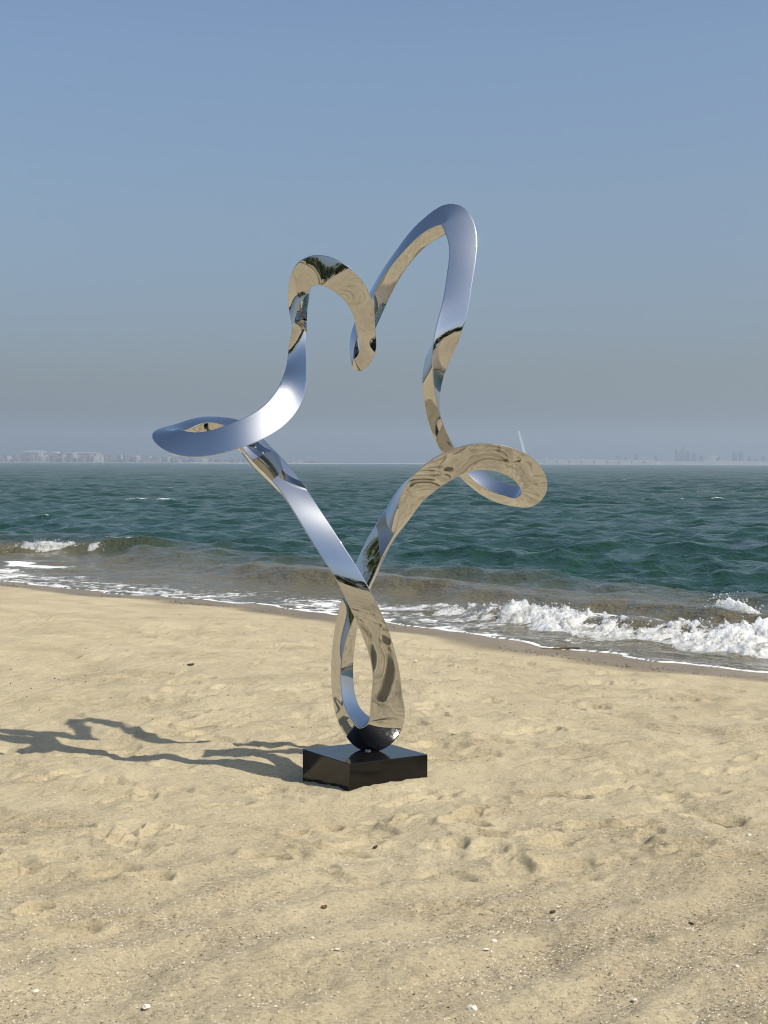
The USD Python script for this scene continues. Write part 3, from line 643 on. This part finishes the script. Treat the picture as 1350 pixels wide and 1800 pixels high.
# ------------------------------------------------------------------ shells, litter and drift on the sand
def on_sand(px, py):
    p = on_level(px, py, 0.0)
    for _ in range(6):
        p = on_level(px, py, float(sand_height(np.array([p[0]]), np.array([p[1]]))[0]))
    return p
shell_m = plain('bleached_shell', (.66, .61, .52), .5, .30, 110.0)
stone_m = plain('white_pebble', (.62, .58, .50), .6, .3, 70.0)
seed_m = plain('brown_seed', (.13, .060, .028), .5, .4, 120.0)
dark_m = plain('dark_plant_litter', (.045, .034, .024), .8, .4, 80.0)
wood_m = plain('weathered_wood', (.10, .075, .05), .8, .4, 50.0)
def lump(size, seed, squash=.6):
    s = trimesh.creation.icosphere(3); v_ = s.vertices * (1 + 1.1 * (meshkit.fbm(s.vertices * 1.5 + seed * 3.1, 3, seed)[:, None] - .5))
    return trimesh.Trimesh(v_ * size / 2 * np.array([1, .8, squash]), s.faces)
def cockle(size, seed):
    """Half of a ribbed bivalve, a thin bowl lying on its rim."""
    u, w_ = np.meshgrid(np.linspace(-1, 1, 25), np.linspace(0.02, 1, 9))
    a = u * 1.25; r = w_ * (1 - .12 * u * u)
    x, y = r * np.sin(a), r * np.cos(a); z = .42 * np.sqrt(np.maximum(1 - (w_ - .35) ** 2 / .5, 0)) * np.cos(u * 1.4) + .03 * np.cos(u * 40) * w_
    top = np.stack([x, y, z], -1); bot = top - [0, 0, .07]
    v1, q1 = grid_mesh(top); v2, q2 = grid_mesh(bot[:, ::-1])
    # close the rim
    n = len(v1); idx1 = np.arange(n).reshape(top.shape[:2]); idx2 = (n + np.arange(n).reshape(top.shape[:2]))[:, ::-1]
    ring = lambda I: np.concatenate([I[0, :-1], I[:-1, -1], I[-1, :0:-1], I[:0:-1, 0]])
    r1, r2 = ring(idx1), ring(idx2)
    q3 = np.stack([r1, r2, np.roll(r2, -1), np.roll(r1, -1)], -1)
    m_ = trimesh.Trimesh(np.vstack([v1, v2]) - [0, .5, 0], trimesh.Trimesh(np.vstack([v1, v2]), np.vstack([q1[:, [0, 1, 2]], q1[:, [0, 2, 3]], q2[:, [0, 1, 2]] + n, q2[:, [0, 2, 3]] + n, q3[:, [0, 1, 2]], q3[:, [0, 2, 3]]]), process=False).faces, process=False)
    m_.apply_scale(size / 1.9); return m_
def pod(size, seed):
    s = trimesh.creation.icosphere(3); v_ = s.vertices * np.array([.5, .24, .22]); v_[:, 2] += .12 * v_[:, 0] ** 2 - .04 * np.cos(v_[:, 0] * 5)
    return trimesh.Trimesh(v_ * size, s.faces)
def stick(size, seed):
    rg = np.random.default_rng(seed); n = 14; t = np.linspace(-.5, .5, n)
    path = np.stack([t, .05 * np.cumsum(rg.normal(0, .35, n)) , .02 * np.sin(t * 5)], -1) * size
    ang = np.arange(8) * math.pi / 4; r = size * .03 * (1 - .5 * np.abs(t)) * (1 + .25 * rg.normal(size=n))
    P_ = path[:, None] + r[:, None, None] * np.stack([ang * 0, np.cos(ang), np.sin(ang)], -1)[None]
    i_ = np.arange(n * 8).reshape(n, 8); q_ = np.stack([i_[:-1], np.roll(i_, -1, 1)[:-1], np.roll(i_, -1, 1)[1:], i_[1:]], -1).reshape(-1, 4)
    v_ = np.vstack([P_.reshape(-1, 3), path[:1], path[-1:]]); nn = n * 8
    caps = [[nn, (k + 1) % 8, k] for k in range(8)] + [[nn + 1, i_[-1, k], i_[-1, (k + 1) % 8]] for k in range(8)]
    return trimesh.Trimesh(v_, np.vstack([q_[:, [0, 1, 2]], q_[:, [0, 2, 3]], caps]), process=False)
ITEMS = [  # pixel, size in pixels, shape, name, category, material, label, lift
 (257, 1774, 16, lump, 'pebble', 'pebble', stone_m, 'white stone near the bottom edge left of the middle', .3),
 (570, 1597, 13, pod, 'seed_pod', 'seed pod', seed_m, 'brown seed pod lying on the sand below the plinth', .25),
 (592, 1671, 14, cockle, 'shell', 'shell', shell_m, 'white shell below the brown seed pod', .1),
 (549, 1650, 12, cockle, 'shell', 'shell', shell_m, 'flat white shell left of and below the brown seed pod', .1),
 (487, 1681, 11, stick, 'twig', 'twig', dark_m, 'short dark twig left of the white shells under the plinth', .02),
 (62, 1745, 13, lump, 'shell_fragment', 'shell', shell_m, 'white shell lump near the bottom left corner', .2),
 (660, 1491, 10, pod, 'seed_husk', 'seed husk', dark_m, 'black seed husk just below the plinth', .25),
 (855, 1671, 18, cockle, 'shell', 'shell', shell_m, 'largest white shell, right of the bottom middle', .1),
 (868, 1656, 11, lump, 'shell_fragment', 'shell', shell_m, 'small white chip just above the largest white shell', .15),
 (980, 1596, 12, cockle, 'shell', 'shell', shell_m, 'white shell beside the black bark flake on the right', .1),
 (971, 1605, 13, pod, 'bark_flake', 'bark', dark_m, 'black bark flake below the white shell on the right', .15),
 (1090, 1612, 10, stick, 'twig', 'twig', dark_m, 'black twig pointing at the camera, right of the bark flake', .02),
 (1215, 1625, 10, pod, 'bark_flake', 'bark', dark_m, 'small black bark flake near the right edge', .15),
 (1295, 1700, 15, cockle, 'shell', 'shell', shell_m, 'white shell near the lower right edge', .1),
 (1115, 1761, 12, lump, 'pebble', 'pebble', stone_m, 'pale pebble near the bottom edge on the right', .3),
 (1190, 1766, 11, cockle, 'shell', 'shell', shell_m, 'shell right of the pale pebble at the bottom edge', .1),
 (830, 1775, 20, lump, 'shell_fragment', 'shell', shell_m, 'broken greyish white shell at the bottom edge right of the middle', .12),
 (1316, 1470, 11, lump, 'shell_fragment', 'shell', shell_m, 'white chip below the shoe print at the right edge', .2),
 (956, 1471, 10, cockle, 'shell', 'shell', shell_m, 'white shell at the tip of the dark footprint right of the plinth', .1),
 (1063, 1509, 13, stick, 'twig', 'twig', dark_m, 'dark curved twig among pale grit right of the middle', .02),
 (730, 1164, 7, lump, 'pebble', 'pebble', stone_m, 'white pebble on the dry sand beside the breaking wave', .3),
 (47, 1027, 9, lump, 'litter_scrap', 'litter', stone_m, 'white scrap on the wet sand at the far left', .3),
 (985, 1141, 62, stick, 'driftwood', 'driftwood', wood_m, 'dark driftwood stick on the wet sand under the breaking wave', .02),
 (335, 1170, 12, pod, 'seaweed_clump', 'seaweed', dark_m, 'dark clump in a hollow of the dry sand left of the sculpture', .1)]
for k, (px, py, spx, f, name, cat, m, lab, lift) in enumerate(ITEMS):
    p = on_sand(px, py); size = spx / FPX * p[1] * (.92 if f in (cockle, lump) else 1.1)
    g = f(size, k + 1)
    rg = np.random.default_rng(100 + k)
    yaw = {1090: 1.4, 985: -.06}.get(px, rg.uniform(-.9, .9) + (math.pi if f is cockle else 0))
    g.apply_transform(trimesh.transformations.euler_matrix(rg.uniform(-.2, .2) * (f is not stick), rg.uniform(-.2, .2) * (f is not stick), yaw))
    ob = mesh(name, g, m, smooth=40)
    UsdGeom.Xformable(ob).AddTranslateOp().Set(Gf.Vec3d(float(p[0]), float(p[1]), float(p[2] + lift * size)))
    tag(ob, lab, cat)

def scatter(name, label, cat, n, m, size, flat, seed, region, density, aspect):
    rg = np.random.default_rng(seed)
    pts = []
    while sum(map(len, pts)) < n:
        x, y = region(rg, 60000)
        ok = rg.random(len(x)) < density(x, y)
        pts.append(np.stack([x[ok], y[ok]], -1))
    XY = np.vstack(pts)[:n]
    Z = sand_height(XY[:, 0], XY[:, 1])
    s = size(rg, n)[:, None, None]
    tet = np.array([[1, 0, 0], [-.5, .8, .05], [-.6, -.75, 0], [-.05, .05, 1]], float) * np.array([1, aspect, flat])
    V_ = tet[None] * (1 + .5 * rg.uniform(-1, 1, (n, 4, 3))) * s
    a, b = rg.uniform(0, 2 * math.pi, n), rg.normal(0, .35, n)
    ca, sa, cb, sb = np.cos(a), np.sin(a), np.cos(b), np.sin(b)
    V_ = np.stack([V_[..., 0] * cb[:, None] + V_[..., 2] * sb[:, None], V_[..., 1], -V_[..., 0] * sb[:, None] + V_[..., 2] * cb[:, None]], -1)
    V_ = np.stack([V_[..., 0] * ca[:, None] - V_[..., 1] * sa[:, None], V_[..., 0] * sa[:, None] + V_[..., 1] * ca[:, None], V_[..., 2]], -1)
    V_ += np.concatenate([XY, (Z + .25 * s[:, 0, 0] * flat)[:, None]], 1)[:, None]
    F_ = np.array([[0, 1, 3], [1, 2, 3], [2, 0, 3], [0, 2, 1]])[None] + 4 * np.arange(n)[:, None, None]
    tag(mesh(name, (V_.reshape(-1, 3), F_.reshape(-1, 3)), m, smooth=False), label, cat, kind='stuff')
def near_region(rg, n):
    y = 3.9 * (9.5 / 3.9) ** rg.random(n); return rg.uniform(-.30, .30, n) * y, y
dens = lambda x, y: np.clip(.06 + .94 * coarse_field(x, y) ** 1.3, 0, 1)
grit_m = plain('shell_grit_mix', (.66, .59, .47), .6, .35, 140.0)
scatter('shell_grit', 'coarse pale shell grit strewn over the foreground sand', 'shell grit', 48000, grit_m, lambda r, n: .0015 + .0050 * r.random(n) ** 4, .45, 31, near_region, dens, .6)
scatter('white_shell_chips', 'bright white shell chips strewn over the sand', 'shell chips', 2200, shell_m, lambda r, n: .002 + .0055 * r.random(n) ** 4, .35, 32, near_region, dens, .55)
scatter('plant_litter', 'fine dark plant litter strewn over the foreground sand', 'plant litter', 26000, dark_m, lambda r, n: .0014 + .0062 * r.random(n) ** 4, .30, 33, near_region, dens, .25)
def mid_region(rg, n):
    y = 8.5 * (22 / 8.5) ** rg.random(n); return rg.uniform(-.30, .30, n) * y, y
scatter('beach_litter', 'sparse dark bits of litter on the sand nearer the water', 'litter', 900, dark_m, lambda r, n: .003 + .014 * r.random(n) ** 4, .3, 34, mid_region, lambda x, y: (shore_sd(x, y)[1] < -.8) * (.15 + .85 * sstep(.0, .2, noise2(x, y, 62, 1.5))), .35)
def shore_region(rg, n):
    s = rg.uniform(-19, 4, n); d = -.50 + .12 * np.sin(s * .9) + rg.normal(0, .10, n)
    b = P0 + s[:, None] * ALONG; off = -shore_sd(b[:, 0], b[:, 1])[1]
    p = b + (d + off)[:, None] * SEA; return p[:, 0], p[:, 1]
scatter('seaweed_wrack', 'thin broken line of dark seaweed along the edge of the wet sand', 'seaweed', 1500, dark_m, lambda r, n: .004 + .018 * r.random(n) ** 4, .35, 35, shore_region, lambda x, y: sstep(-.12, .25, noise2(x, y, 63, 1.1)), .4)

# ------------------------------------------------------------------ the air: haze over the sea
HAZE = 1.2e-4
haze_mat = usdkit.material(stage, '/World/Looks/sea_haze', {'v': ('principled_volume', {'color': (.70, .795, .86), 'density': HAZE, 'anisotropy': 0.35})}, [], volume='v.volume')
hb = trimesh.creation.box([16000, 15500, 310.0]); hb.apply_translation([0, 7500, 310.0 / 2 - 6])
tag(mesh('haze', hb, haze_mat, smooth=False), kind='stuff')
